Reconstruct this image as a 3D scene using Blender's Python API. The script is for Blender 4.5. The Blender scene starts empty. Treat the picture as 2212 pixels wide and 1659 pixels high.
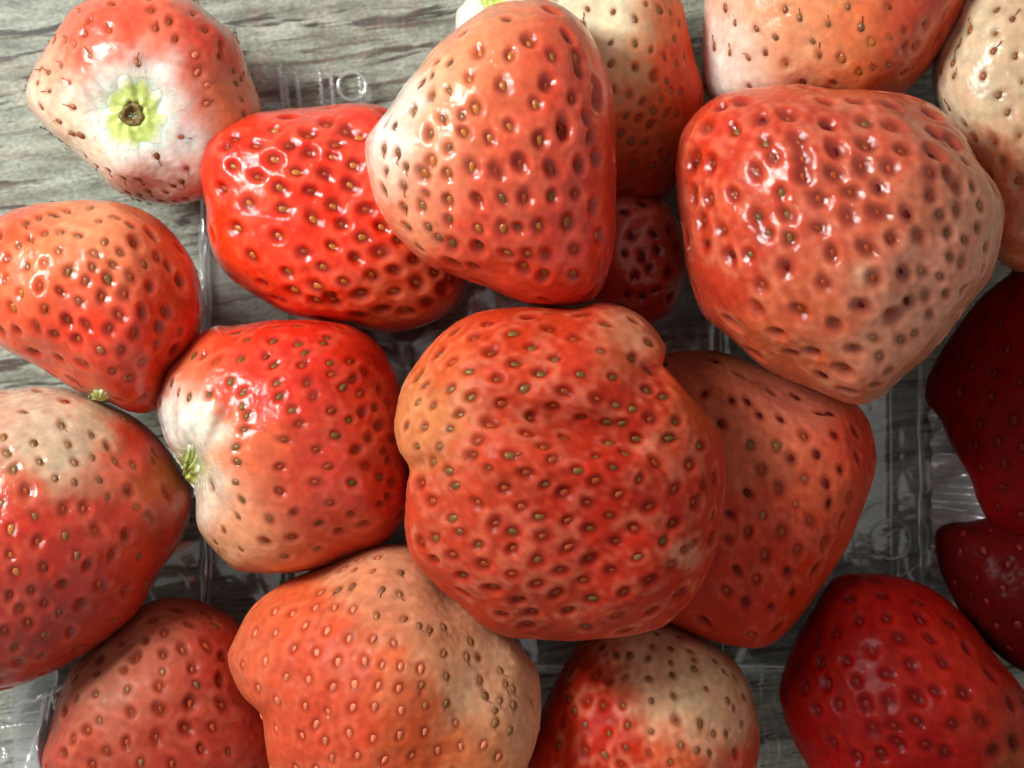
import bpy, math, random
import numpy as np
from mathutils import Vector, Matrix

random.seed(7)
RNG = np.random.default_rng(7)
SC = bpy.context.scene
COL = SC.collection

# ------------------------------------------------------------------ camera
CAM_H = 0.240                      # metres above the table top
FPX = 3658.0                       # focal length in units of a 2212 px wide frame
PW, PH = 2212.0, 1659.0
cam_d = bpy.data.cameras.new('camera')
cam = bpy.data.objects.new('camera', cam_d)
COL.objects.link(cam)
cam.location = (0, 0, CAM_H)
cam.rotation_euler = (0, 0, 0)     # straight down, +Y is up in the picture
cam_d.sensor_width = 36.0
cam_d.lens = 36.0 * FPX / PW
cam_d.clip_start = 0.01
cam_d.clip_end = 20.0
cam_d.dof.use_dof = True
cam_d.dof.focus_distance = CAM_H - 0.038
cam_d.dof.aperture_fstop = 34.0
SC.camera = cam

# ------------------------------------------------------------------ room light
world = bpy.data.worlds.new('World')
SC.world = world
world.use_nodes = True
bg = world.node_tree.nodes['Background']
bg.inputs['Color'].default_value = (1.0, 0.985, 0.96, 1)
bg.inputs['Strength'].default_value = 0.42

def area(name, loc, target, sx, sy, watts, col):
    d = bpy.data.lights.new(name, 'AREA')
    d.shape = 'RECTANGLE'; d.size = sx; d.size_y = sy
    d.energy = watts; d.color = col
    o = bpy.data.objects.new(name, d); COL.objects.link(o)
    o.location = loc
    o.rotation_euler = (Vector(target) - Vector(loc)).to_track_quat('-Z', 'Y').to_euler()
    return o
area('window_light', (-0.165, 0.105, 0.205), (-0.025, 0.01, 0.02), 0.07, 0.095, 0.98, (1.0, 1.0, 0.965))

SC.view_settings.view_transform = 'Standard'
SC.view_settings.look = 'None'
SC.view_settings.exposure = 0.0
SC.view_settings.gamma = 1.0
SC.render.engine = 'CYCLES'
SC.cycles.use_denoising = True
SC.cycles.max_bounces = 10
SC.cycles.transparent_max_bounces = 16
SC.cycles.caustics_reflective = False
SC.cycles.caustics_refractive = False

# ------------------------------------------------------------------ helpers
def lin(c):
    c = np.asarray(c, float) / 255.0
    return np.where(c <= 0.04045, c / 12.92, ((c + 0.055) / 1.055) ** 2.4)

def ray(px, py):
    return np.array([(px - PW / 2) / FPX, -(py - PH / 2) / FPX, -1.0])

def at(px, py, z):
    return np.array([0, 0, CAM_H]) + ray(px, py) * (CAM_H - z)

def project(P):
    d = CAM_H - P[:, 2]
    return np.stack([P[:, 0] / d * FPX + PW / 2, -P[:, 1] / d * FPX + PH / 2], 1)

class Waves:
    """smooth 3-D noise: a sum of random plane waves"""
    def __init__(self, freq, n=14, seed=0):
        r = np.random.default_rng(seed)
        k = r.normal(size=(n, 3)); k /= np.linalg.norm(k, axis=1)[:, None]
        self.k = k * freq * r.uniform(0.6, 1.4, size=(n, 1)) * 2 * math.pi
        self.p = r.uniform(0, 6.28, n); self.n = n
    def __call__(self, P):
        return np.sin(P @ self.k.T + self.p).sum(1) / math.sqrt(self.n / 2) * 0.7

def smooth(a, b, x):
    t = np.clip((x - a) / (b - a), 0, 1)
    return t * t * (3 - 2 * t)

def link_mesh(name, verts, faces, mat, parent=None, smooth_shade=True):
    me = bpy.data.meshes.new(name)
    me.from_pydata([tuple(v) for v in verts], [], [tuple(f) for f in faces])
    if smooth_shade:
        me.polygons.foreach_set('use_smooth', np.ones(len(me.polygons), bool))
    if mat: me.materials.append(mat)
    me.update()
    o = bpy.data.objects.new(name, me); COL.objects.link(o)
    if parent is not None: o.parent = parent
    return o

def tri_mesh(name, V, T, mat, parent=None):
    me = bpy.data.meshes.new(name)
    me.vertices.add(len(V)); me.vertices.foreach_set('co', V.astype(np.float32).ravel())
    me.loops.add(3 * len(T)); me.loops.foreach_set('vertex_index', T.astype(np.int32).ravel())
    me.polygons.add(len(T))
    me.polygons.foreach_set('loop_start', np.arange(0, 3 * len(T), 3, dtype=np.int32))
    me.polygons.foreach_set('use_smooth', np.ones(len(T), bool))
    me.update(calc_edges=True); me.validate()
    if mat: me.materials.append(mat)
    o = bpy.data.objects.new(name, me); COL.objects.link(o)
    if parent is not None: o.parent = parent
    return o

def vnormals(V, T):
    n = np.cross(V[T[:, 1]] - V[T[:, 0]], V[T[:, 2]] - V[T[:, 0]])
    N = np.zeros_like(V)
    for i in range(3):
        for a in range(3):
            N[:, a] += np.bincount(T[:, i], n[:, a], minlength=len(V))
    return N / np.maximum(np.linalg.norm(N, axis=1), 1e-12)[:, None]

# ------------------------------------------------------------------ materials
def new_mat(name):
    m = bpy.data.materials.new(name); m.use_nodes = True
    nt = m.node_tree
    return m, nt, nt.nodes['Principled BSDF'], nt.nodes['Material Output']

def N(nt, t, **kw):
    n = nt.nodes.new(t)
    for k, v in kw.items():
        if hasattr(n, k): setattr(n, k, v)
        else: n.inputs[k.replace('_', ' ')].default_value = v
    return n

def ramp(nt, src, stops):
    r = nt.nodes.new('ShaderNodeValToRGB')
    e = r.color_ramp.elements
    while len(e) < len(stops): e.new(0.5)
    for el, (p, c) in zip(e, stops):
        el.position = p
        el.color = (c, c, c, 1) if isinstance(c, (int, float)) else (*c, 1)
    nt.links.new(src, r.inputs['Fac'])
    return r

def mix(nt, kind, fac, a, b):
    m = nt.nodes.new('ShaderNodeMix'); m.data_type = 'RGBA'; m.blend_type = kind
    for s, v in (('Factor', fac), ('A', a), ('B', b)):
        sock = [i for i in m.inputs if i.name == s and (i.type == 'RGBA' or s == 'Factor')][0]
        if hasattr(v, 'node'): nt.links.new(v, sock)
        elif s == 'Factor': sock.default_value = v
        else: sock.default_value = (*v, 1)
    return [o for o in m.outputs if o.type == 'RGBA'][0]

def flesh_material(name, wet, rough, spec):
    m, nt, b, out = new_mat(name)
    L = nt.links
    att = N(nt, 'ShaderNodeAttribute', attribute_name='pigment')
    geo = N(nt, 'ShaderNodeTexCoord')
    n1 = N(nt, 'ShaderNodeTexNoise', Scale=900.0, Detail=4.0, Roughness=0.6)
    n2 = N(nt, 'ShaderNodeTexNoise', Scale=260.0, Detail=3.0, Roughness=0.55, Distortion=0.6)
    L.new(geo.outputs['Object'], n1.inputs['Vector']); L.new(geo.outputs['Object'], n2.inputs['Vector'])
    r1 = ramp(nt, n1.outputs['Fac'], [(0.30, 0.87), (0.72, 1.13)])
    c1 = mix(nt, 'MULTIPLY', 1.0, att.outputs['Color'], r1.outputs['Color'])
    # pale mottling of the flesh under the skin
    r2 = ramp(nt, n2.outputs['Fac'], [(0.48, (1.0, 1.0, 1.0)), (0.80, (1.06, 1.32, 1.38))])
    c2 = mix(nt, 'MULTIPLY', 1.0, c1, r2.outputs['Color'])
    L.new(c2, b.inputs['Base Color'])
    b.inputs['Subsurface Weight'].default_value = 0.85
    b.inputs['Subsurface Radius'].default_value = (1.0, 0.32, 0.18)
    b.inputs['Subsurface Scale'].default_value = 0.0028
    rr = ramp(nt, n2.outputs['Fac'], [(0.3, rough - 0.10), (0.7, rough + 0.14)])
    L.new(rr.outputs['Color'], b.inputs['Roughness'])
    b.inputs['Specular IOR Level'].default_value = spec
    b.inputs['Coat Weight'].default_value = wet
    b.inputs['Coat Roughness'].default_value = 0.03
    b.inputs['Coat IOR'].default_value = 1.32 + 0.14 * (wet > 0.5)
    n3 = N(nt, 'ShaderNodeTexNoise', Scale=1500.0, Detail=3.0, Roughness=0.6)
    n4 = N(nt, 'ShaderNodeTexVoronoi', Scale=1100.0)
    L.new(geo.outputs['Object'], n3.inputs['Vector']); L.new(geo.outputs['Object'], n4.inputs['Vector'])
    ad = N(nt, 'ShaderNodeMath', operation='MULTIPLY_ADD')
    L.new(n4.outputs['Distance'], ad.inputs[0]); ad.inputs[1].default_value = 0.5
    L.new(n3.outputs['Fac'], ad.inputs[2])
    bp = N(nt, 'ShaderNodeBump', Strength=0.35, Distance=0.00016)
    L.new(ad.outputs[0], bp.inputs['Height'])
    L.new(bp.outputs['Normal'], b.inputs['Normal'])
    bp2 = N(nt, 'ShaderNodeBump', Strength=0.7, Distance=0.00020)
    n5 = N(nt, 'ShaderNodeTexNoise', Scale=2600.0, Detail=2.0, Roughness=0.6)
    L.new(geo.outputs['Object'], n5.inputs['Vector'])
    ad2 = N(nt, 'ShaderNodeMath', operation='MULTIPLY_ADD')
    L.new(n5.outputs['Fac'], ad2.inputs[0]); ad2.inputs[1].default_value = 0.45
    L.new(n1.outputs['Fac'], ad2.inputs[2])
    L.new(ad2.outputs[0], bp2.inputs['Height'])
    L.new(bp2.outputs['Normal'], b.inputs['Coat Normal'])
    return m

FLESH_WET = flesh_material('strawberry_flesh_wet', 1.0, 0.45, 0.06)
FLESH_DEEP = flesh_material('strawberry_flesh_deep', 0.10, 0.45, 0.02)
FLESH_SOFT = flesh_material('strawberry_flesh_soft', 0.18, 0.48, 0.06)

def plain(name, srgb, rough=0.4, coat=0.0, vary=0.12, sss=0.0):
    m, nt, b, out = new_mat(name)
    L = nt.links
    oi = N(nt, 'ShaderNodeObjectInfo'); tc = N(nt, 'ShaderNodeTexCoord')
    nz = N(nt, 'ShaderNodeTexNoise', Scale=1400.0, Detail=3.0)
    L.new(tc.outputs['Object'], nz.inputs['Vector'])
    r = ramp(nt, oi.outputs['Random'], [(0.0, 1 - vary), (1.0, 1 + vary)])
    r2 = ramp(nt, nz.outputs['Fac'], [(0.3, 0.82), (0.7, 1.18)])
    c = mix(nt, 'MULTIPLY', 1.0, tuple(lin(srgb)), r.outputs['Color'])
    c = mix(nt, 'MULTIPLY', 1.0, c, r2.outputs['Color'])
    L.new(c, b.inputs['Base Color'])
    b.inputs['Roughness'].default_value = rough
    b.inputs['Coat Weight'].default_value = coat
    b.inputs['Specular IOR Level'].default_value = 0.18
    b.inputs['Coat Roughness'].default_value = 0.12
    if sss:
        b.inputs['Subsurface Weight'].default_value = sss
        b.inputs['Subsurface Radius'].default_value = (0.8, 0.9, 0.3)
        b.inputs['Subsurface Scale'].default_value = 0.001
    bp = N(nt, 'ShaderNodeBump', Strength=0.4, Distance=0.0001)
    L.new(nz.outputs['Fac'], bp.inputs['Height']); L.new(bp.outputs['Normal'], b.inputs['Normal'])
    return m

SEED = {
    'o': plain('seed_olive', (116, 80, 36), 0.4, 0.2, 0.25),
    'g': plain('seed_golden', (172, 100, 42), 0.34, 0.4, 0.2),
    'r': plain('seed_russet', (150, 60, 26), 0.4, 0.0, 0.25),
    't': plain('seed_tan', (146, 84, 48), 0.4, 0.3, 0.22),
    'p': plain('seed_pink', (208, 112, 80), 0.4, 0.25, 0.2),
    'd': plain('seed_dark_red', (96, 10, 6), 0.6, 0.0, 0.2),
    'b': plain('seed_brown', (126, 82, 46), 0.4, 0.3, 0.25),
}
STYLE = plain('seed_style_brown', (96, 56, 34), 0.5, 0.0, 0.2)
CALYX = plain('calyx_green', (255, 255, 255), 0.34, 0.5, 0.05, 0.25)
_nt = CALYX.node_tree
_mm = [n for n in _nt.nodes if n.type == 'MIX' and n.blend_type == 'MULTIPLY'][0]
_at = N(_nt, 'ShaderNodeAttribute', attribute_name='pigment')
_nt.links.new(_at.outputs['Color'], [i for i in _mm.inputs if i.name == 'A' and i.type == 'RGBA'][0])
SCAR = plain('stem_scar_brown', (112, 92, 52), 0.45, 0.3, 0.05)
FUZZ = plain('fuzz_white', (228, 224, 208), 0.5, 0.0, 0.05)

def table_material():
    m, nt, b, out = new_mat('grey_wood_laminate')
    L = nt.links
    tc = N(nt, 'ShaderNodeTexCoord')
    mp = N(nt, 'ShaderNodeMapping'); mp.inputs['Rotation'].default_value = (0, 0, math.radians(-8))
    L.new(tc.outputs['Object'], mp.inputs['Vector'])
    wob = N(nt, 'ShaderNodeTexNoise', Scale=28.0, Detail=2.0)
    L.new(mp.outputs['Vector'], wob.inputs['Vector'])
    wm = N(nt, 'ShaderNodeVectorMath', operation='MULTIPLY_ADD')
    L.new(wob.outputs['Color'], wm.inputs[0]); wm.inputs[1].default_value = (0.0, 0.005, 0.0)
    L.new(mp.outputs['Vector'], wm.inputs[2])
    def streak(sx, sy, detail, rough, lo, hi, a, c, dist=0.0):
        s = N(nt, 'ShaderNodeMapping'); s.inputs['Scale'].default_value = (sx, sy, 1)
        L.new(wm.outputs['Vector'], s.inputs['Vector'])
        n = N(nt, 'ShaderNodeTexNoise', Scale=1.0, Detail=detail, Roughness=rough, Distortion=dist)
        L.new(s.outputs['Vector'], n.inputs['Vector'])
        return n, ramp(nt, n.outputs['Fac'], [(lo, a), (hi, c)])
    n1, r1 = streak(90, 430, 6, 0.62, 0.34, 0.64, tuple(lin((130, 135, 119))), tuple(lin((206, 213, 194))))
    n2, r2 = streak(62, 560, 5, 0.66, 0.55, 0.60, 0.0, 1.0, 0.25)
    n3, r3 = streak(1300, 2300, 4, 0.68, 0.32, 0.70, 0.55, 1.38)
    n4, r4 = streak(34, 900, 4, 0.6, 0.57, 0.63, 0.0, 0.8, 0.2)
    c = mix(nt, 'MIX', r2.outputs['Color'], r1.outputs['Color'], tuple(lin((72, 70, 60))))
    c = mix(nt, 'MIX', r4.outputs['Color'], c, tuple(lin((112, 100, 86))))
    c = mix(nt, 'MULTIPLY', 1.0, c, r3.outputs['Color'])
    L.new(c, b.inputs['Base Color'])
    b.inputs['Roughness'].default_value = 0.55
    bp = N(nt, 'ShaderNodeBump', Strength=0.8, Distance=0.0004)
    L.new(n3.outputs['Fac'], bp.inputs['Height']); L.new(bp.outputs['Normal'], b.inputs['Normal'])
    return m

def plastic_material(name, base, graze, haze, bump, rough):
    m, nt, b, out = new_mat(name)
    L = nt.links
    nt.nodes.remove(b)
    tr = N(nt, 'ShaderNodeBsdfTransparent'); tr.inputs['Color'].default_value = (0.985, 0.988, 0.988, 1)
    df = N(nt, 'ShaderNodeBsdfDiffuse'); df.inputs['Color'].default_value = (0.88, 0.90, 0.90, 1)
    gl = N(nt, 'ShaderNodeBsdfGlossy'); gl.inputs['Roughness'].default_value = rough
    lw = N(nt, 'ShaderNodeLayerWeight', Blend=0.50)
    tc = N(nt, 'ShaderNodeTexCoord')
    n1 = N(nt, 'ShaderNodeTexNoise', Scale=150.0, Detail=2.5, Roughness=0.5, Distortion=0.5)
    L.new(tc.outputs['Object'], n1.inputs['Vector'])
    bp = N(nt, 'ShaderNodeBump', Strength=bump, Distance=0.0012)
    L.new(n1.outputs['Fac'], bp.inputs['Height'])
    L.new(bp.outputs['Normal'], gl.inputs['Normal'])
    pw = N(nt, 'ShaderNodeMath', operation='POWER'); L.new(lw.outputs['Facing'], pw.inputs[0]); pw.inputs[1].default_value = 3.0
    ad = N(nt, 'ShaderNodeMath', operation='MULTIPLY_ADD')
    L.new(pw.outputs[0], ad.inputs[0]); ad.inputs[1].default_value = graze; ad.inputs[2].default_value = base
    ad.use_clamp = True
    m0 = N(nt, 'ShaderNodeMixShader'); m0.inputs[0].default_value = haze
    if haze > 0.5:                                     # diffuse white streaks painted in for bright reflections along the folds
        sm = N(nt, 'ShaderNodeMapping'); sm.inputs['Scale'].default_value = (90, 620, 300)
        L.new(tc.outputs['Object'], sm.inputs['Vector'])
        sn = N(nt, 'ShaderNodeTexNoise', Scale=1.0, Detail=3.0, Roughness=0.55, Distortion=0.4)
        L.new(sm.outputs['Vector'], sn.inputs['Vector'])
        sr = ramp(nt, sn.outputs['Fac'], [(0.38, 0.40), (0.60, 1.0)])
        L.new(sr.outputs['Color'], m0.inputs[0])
    L.new(tr.outputs[0], m0.inputs[1]); L.new(df.outputs[0], m0.inputs[2])
    mx = N(nt, 'ShaderNodeMixShader')
    L.new(ad.outputs[0], mx.inputs[0]); L.new(m0.outputs[0], mx.inputs[1]); L.new(gl.outputs[0], mx.inputs[2])
    L.new(mx.outputs[0], out.inputs['Surface'])
    return m
EDGE = plastic_material('clear_plastic_edge', 0.26, 0.4, 0.24, 0.25, 0.12)  # white diffuse share paints the bright glints of ridges and fold edges
WALLP = plastic_material('clear_plastic_wall', 0.07, 0.5, 0.02, 0.45, 0.10)
PLASTIC = plastic_material('clear_plastic', 0.10, 0.45, 0.08, 0.35, 0.10)  # scuff haze, its white share raised to paint the gaps brighter

# ------------------------------------------------------------------ table
def slab(name, x0, x1, y0, y1, z0, z1, mat):
    v = [(x, y, z) for z in (z0, z1) for x, y in ((x0, y0), (x1, y0), (x1, y1), (x0, y1))]
    f = [(3, 2, 1, 0), (4, 5, 6, 7), (0, 1, 5, 4), (1, 2, 6, 5), (2, 3, 7, 6), (3, 0, 4, 7)]
    return link_mesh(name, v, f, mat, smooth_shade=False)
t = slab('table_top', -0.6, 0.6, -0.45, 0.45, -0.025, 0.0, table_material())
t['kind'] = 'structure'
t['label'] = 'grey wood grain table top under the clear plastic punnet'

# ------------------------------------------------------------------ punnet
def px2xy(px, py, z=0.001):
    p = at(px, py, z); return p[0], p[1]
BX0, BY0 = px2xy(440, 1452); BX1, BY1 = px2xy(1992, 238)
punnet = bpy.data.objects.new('punnet', None); COL.objects.link(punnet)
punnet.empty_display_size = 0.02
punnet['label'] = 'clear plastic punnet with ribbed sloping walls under all the strawberries'
punnet['category'] = 'fruit punnet'
ZB = 0.0010

def solid(o, th):
    md = o.modifiers.new('thickness', 'SOLIDIFY'); md.thickness = th; md.offset = -1
    return o

def grid_obj(name, f, nu, nv, mat, parent, th=0.0004):
    U, W = np.meshgrid(np.linspace(0, 1, nu), np.linspace(0, 1, nv), indexing='ij')
    V = f(U.ravel(), W.ravel())
    F = []
    for i in range(nu - 1):
        for j in range(nv - 1):
            a = i * nv + j
            F.append((a, a + nv, a + nv + 1, a + 1))
    o = link_mesh(name, V, F, mat, parent)
    # keep faces looking up and inwards
    me = o.data
    if sum(p.normal.z for p in list(me.polygons)[:200]) < 0: me.flip_normals()
    return solid(o, th)

wv = Waves(60, 10, 3); wv2 = Waves(200, 10, 4)
def base_f(u, w):
    x = BX0 + (BX1 - BX0) * u; y = BY0 + (BY1 - BY0) * w
    P = np.stack([x, y, np.zeros_like(x)], 1)
    z = ZB + 0.00012 * wv(P) + 0.00004 * wv2(P)
    # shallow raised ribs moulded into the base
    for rx in (1560, 1800):
        X = px2xy(rx, 800)[0]; z = z + 0.0005 * np.exp(-((x - X) / 0.0009) ** 2)
    for rx in (620, 1180, 1925):
        X = px2xy(rx, 800)[0]; z = z + 0.00035 * np.exp(-((x - X) / 0.0005) ** 2)
    return np.stack([x, y, z], 1)
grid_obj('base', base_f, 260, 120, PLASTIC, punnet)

def wall(edge, out, rise, pitch, amp):
    """one sloping side from the base edge outwards; ribs run up the slope"""
    def f(u, w):
        d = out * w                                        # horizontal distance out
        if edge in 'LR':
            s0, s1 = BY0, BY1
        else:
            s0, s1 = BX0, BX1
        a = (s0 - d); c = (s1 + d)
        s = a + (c - a) * u
        ph = s / pitch
        rib = np.tanh(3.0 * np.sin(2 * math.pi * ph)) * 0.5
        rib *= smooth(0.0, 0.03, w) * smooth(0.02, 0.10, u) * smooth(0.98, 0.90, u)
        z = ZB + rise * (0.62 * w + 0.38 * w * w) + amp * rib
        P = np.stack([s, d, z], 1)
        z = z + 0.00022 * wv(P * 1.6) + 0.00008 * wv2(P)
        if edge == 'L': return np.stack([BX0 - d, s, z], 1)
        if edge == 'R': return np.stack([BX1 + d, s, z], 1)
        if edge == 'T': return np.stack([s, BY1 + d, z], 1)
        return np.stack([s, BY0 - d, z], 1)
    return grid_obj('wall', f, 420, 60, WALLP, punnet)
wall('L', 0.046, 0.020, 0.0105, 0.0007)
wall('R', 0.030, 0.022, 0.0105, 0.0008)
wall('T', 0.030, 0.016, 0.0078, 0.0006)
wall('B', 0.030, 0.016, 0.0090, 0.0007)

def tube(name, pts, r, mat, parent, n=8, closed=False, flat=1.0):
    pts = np.asarray(pts, float); V = []; F = []
    k = len(pts)
    for i, p in enumerate(pts):
        if closed: d = pts[(i + 1) % k] - pts[i - 1]
        else: d = pts[min(i + 1, k - 1)] - pts[max(i - 1, 0)]
        d = d / np.linalg.norm(d)
        ref = np.array([0, 0, 1.0]) if abs(d[2]) < 0.9 else np.array([1.0, 0, 0])
        a = np.cross(d, ref); a /= np.linalg.norm(a); c = np.cross(a, d)
        rr = r[i] if hasattr(r, '__len__') else r
        for j in range(n):
            t = 2 * math.pi * j / n
            V.append(p + rr * (math.cos(t) * a + flat * math.sin(t) * c))
    m = k if closed else k - 1
    for i in range(m):
        for j in range(n):
            F.append((i * n + j, ((i + 1) % k) * n + j, ((i + 1) % k) * n + (j + 1) % n, i * n + (j + 1) % n))
    if not closed:
        F.append(tuple(range(n))); F.append(tuple(reversed(range((k - 1) * n, k * n))))
    return link_mesh(name, V, F, mat, parent)

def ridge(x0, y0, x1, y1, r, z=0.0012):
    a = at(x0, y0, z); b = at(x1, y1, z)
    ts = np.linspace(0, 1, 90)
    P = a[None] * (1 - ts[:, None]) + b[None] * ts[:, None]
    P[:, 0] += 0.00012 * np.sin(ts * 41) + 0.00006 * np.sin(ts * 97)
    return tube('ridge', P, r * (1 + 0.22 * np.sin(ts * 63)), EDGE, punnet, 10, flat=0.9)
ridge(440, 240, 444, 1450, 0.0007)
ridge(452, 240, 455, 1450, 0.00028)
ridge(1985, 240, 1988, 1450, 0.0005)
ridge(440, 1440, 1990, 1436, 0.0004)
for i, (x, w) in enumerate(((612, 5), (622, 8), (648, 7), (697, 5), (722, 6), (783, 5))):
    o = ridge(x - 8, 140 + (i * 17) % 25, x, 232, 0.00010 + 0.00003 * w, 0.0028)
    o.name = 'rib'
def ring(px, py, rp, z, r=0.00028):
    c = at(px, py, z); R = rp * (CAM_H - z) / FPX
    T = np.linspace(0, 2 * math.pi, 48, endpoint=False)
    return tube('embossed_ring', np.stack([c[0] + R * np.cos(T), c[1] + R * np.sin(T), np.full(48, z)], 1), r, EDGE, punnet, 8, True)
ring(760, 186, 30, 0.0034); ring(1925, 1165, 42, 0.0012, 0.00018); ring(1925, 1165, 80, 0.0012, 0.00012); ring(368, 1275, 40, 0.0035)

PAINTED_GLINT = plastic_material('painted_glint_plastic', 0.24, 0.4, 0.62, 0.8, 0.16)  # diffuse white stands in for window light caught by the crinkled wall
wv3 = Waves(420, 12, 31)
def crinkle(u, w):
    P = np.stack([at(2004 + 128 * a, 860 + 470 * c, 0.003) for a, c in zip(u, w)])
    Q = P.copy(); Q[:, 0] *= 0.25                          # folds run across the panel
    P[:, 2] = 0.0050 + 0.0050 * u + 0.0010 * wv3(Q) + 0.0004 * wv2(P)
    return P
grid_obj('crinkled_panel', crinkle, 60, 160, PAINTED_GLINT, punnet, 0.0003)
# crumpled clear fold of the wall at the corner
def fold(u, w):
    px = 20 + 165 * u + 10 * np.sin(w * 9) * u
    py = 1440 + 260 * w - 60 * u * (1 - w)
    z = 0.008 + 0.010 * np.exp(-((u - 0.70) / 0.12) ** 2) + 0.004 * np.sin(7 * w + 5 * u) * np.exp(-((u - 0.6) / 0.3) ** 2)
    P = np.stack([at(a, b, 0.010) for a, b in zip(px, py)])
    P[:, 2] = z + 0.0006 * wv(P * 2)
    return P
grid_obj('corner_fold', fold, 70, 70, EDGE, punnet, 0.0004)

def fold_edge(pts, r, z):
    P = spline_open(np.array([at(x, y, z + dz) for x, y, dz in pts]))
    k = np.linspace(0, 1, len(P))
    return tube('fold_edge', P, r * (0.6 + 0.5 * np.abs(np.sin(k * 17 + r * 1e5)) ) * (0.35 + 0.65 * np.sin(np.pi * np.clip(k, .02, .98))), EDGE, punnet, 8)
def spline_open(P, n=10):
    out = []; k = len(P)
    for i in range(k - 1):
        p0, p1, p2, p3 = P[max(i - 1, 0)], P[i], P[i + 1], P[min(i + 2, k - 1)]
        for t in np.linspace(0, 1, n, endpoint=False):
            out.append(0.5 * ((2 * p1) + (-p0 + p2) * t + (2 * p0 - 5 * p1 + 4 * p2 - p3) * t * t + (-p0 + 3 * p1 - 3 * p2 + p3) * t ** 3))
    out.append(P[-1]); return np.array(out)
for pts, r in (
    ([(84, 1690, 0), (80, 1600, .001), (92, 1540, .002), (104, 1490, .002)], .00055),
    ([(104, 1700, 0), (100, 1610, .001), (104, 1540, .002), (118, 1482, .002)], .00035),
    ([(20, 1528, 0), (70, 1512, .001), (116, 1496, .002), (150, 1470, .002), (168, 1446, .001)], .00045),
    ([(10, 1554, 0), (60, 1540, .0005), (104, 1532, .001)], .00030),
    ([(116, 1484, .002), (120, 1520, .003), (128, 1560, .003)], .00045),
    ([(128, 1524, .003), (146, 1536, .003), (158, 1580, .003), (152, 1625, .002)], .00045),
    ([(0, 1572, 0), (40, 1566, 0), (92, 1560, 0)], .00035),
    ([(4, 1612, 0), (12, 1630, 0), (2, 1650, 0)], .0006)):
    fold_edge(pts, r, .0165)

# ------------------------------------------------------------------ seeds
def seed_mesh(kind, hair, v):
    r = random.Random(hash((kind, hair, v)) & 0xffff if False else ord(kind) * 7 + hair * 3 + v)
    L, W, Hh = 0.00070, 0.00046, 0.00027          # half length, width, height
    V = []; F = []; MI = []
    nu, nv = 7, 8
    for i in range(nu + 1):
        s = -1 + 2 * i / nu
        rr = math.sqrt(max(0, 1 - s * s)) * (1 - 0.28 * s)       # teardrop, pointed end at +x
        for j in range(nv):
            a = 2 * math.pi * j / nv
            V.append((s * L, rr * W * math.cos(a), rr * Hh * math.sin(a)))
    for i in range(nu):
        for j in range(nv):
            F.append((i * nv + j, (i + 1) * nv + j, (i + 1) * nv + (j + 1) % nv, i * nv + (j + 1) % nv)); MI.append(0)
    if hair:
        pts = []; x, z = L * 0.8, Hh * 0.3; ang = r.uniform(0.5, 1.2); yaw = r.uniform(-0.5, 0.5); y = 0
        seg = r.uniform(0.00018, 0.00026)
        for k in range(6):
            pts.append((x, y, z))
            x += seg * math.cos(ang) * math.cos(yaw); y += seg * math.cos(ang) * math.sin(yaw); z += seg * math.sin(ang)
            ang -= r.uniform(0.1, 0.45); yaw += r.uniform(-0.25, 0.35)
        b0 = len(V); n = 4
        for k, p in enumerate(pts):
            rad = 0.000066 * (1.0 if k < 4 else 1.25)
            for j in range(n):
                a = 2 * math.pi * j / n
                V.append((p[0], p[1] + rad * math.cos(a), p[2] + rad * math.sin(a)))
        for k in range(5):
            for j in range(n):
                F.append((b0 + k * n + j, b0 + (k + 1) * n + j, b0 + (k + 1) * n + (j + 1) % n, b0 + k * n + (j + 1) % n)); MI.append(1)
        F.append(tuple(b0 + 5 * n + j for j in range(n))); MI.append(1)
    me = bpy.data.meshes.new('seed')
    me.from_pydata(V, [], F)
    me.materials.append(SEED[kind]); me.materials.append(STYLE)
    me.polygons.foreach_set('material_index', MI)
    me.polygons.foreach_set('use_smooth', np.ones(len(F), bool))
    me.update()
    return me
SEED_MESH = {}
def get_seed(kind, hair):
    v = random.randrange(3) if hair else 0
    k = (kind, hair, v)
    if k not in SEED_MESH: SEED_MESH[k] = seed_mesh(*k)
    return SEED_MESH[k]

# ------------------------------------------------------------------ body grid
_GRID = {}
def body_grid(K, nb=10):
    """hexagonal ring mesh of a closed body: dense above, coarse below"""
    if (K, nb) in _GRID: return _GRID[(K, nb)]
    PHI = [0.0]; TH = [0.0]; start = [0]; T = []
    pm = math.radians(97)
    for k in range(1, K + 1):
        start.append(len(PHI)); n = 6 * k
        PHI += [pm * k / K] * n; TH += [2 * math.pi * i / n for i in range(n)]
    for k in range(0, K):
        n0, n1 = max(1, 6 * k), 6 * (k + 1)
        for s in range(6):
            for j in range(k + 1):
                a = start[k] + ((s * k + j) % n0 if k else 0)
                b = start[k + 1] + (s * (k + 1) + j) % n1
                c = start[k + 1] + (s * (k + 1) + j + 1) % n1
                T.append((a, b, c))
                if j < k:
                    T.append((a, c, start[k] + (s * k + j + 1) % n0))
    n = 6 * K; prev = start[K]
    for r in range(1, nb + 1):
        cur = len(PHI); ph = pm + (math.pi - pm) * (r / (nb + 1.0))
        PHI += [ph] * n; TH += [2 * math.pi * i / n for i in range(n)]
        for i in range(n):
            a, b = prev + i, prev + (i + 1) % n; c, d = cur + i, cur + (i + 1) % n
            T.append((a, c, d)); T.append((a, d, b))
        prev = cur
    pole = len(PHI); PHI.append(math.pi); TH.append(0.0)
    for i in range(n): T.append((prev + i, pole, prev + (i + 1) % n))
    g = (np.array(PHI), np.array(TH), np.array(T, np.int64))
    _GRID[(K, nb)] = g
    return g

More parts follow.
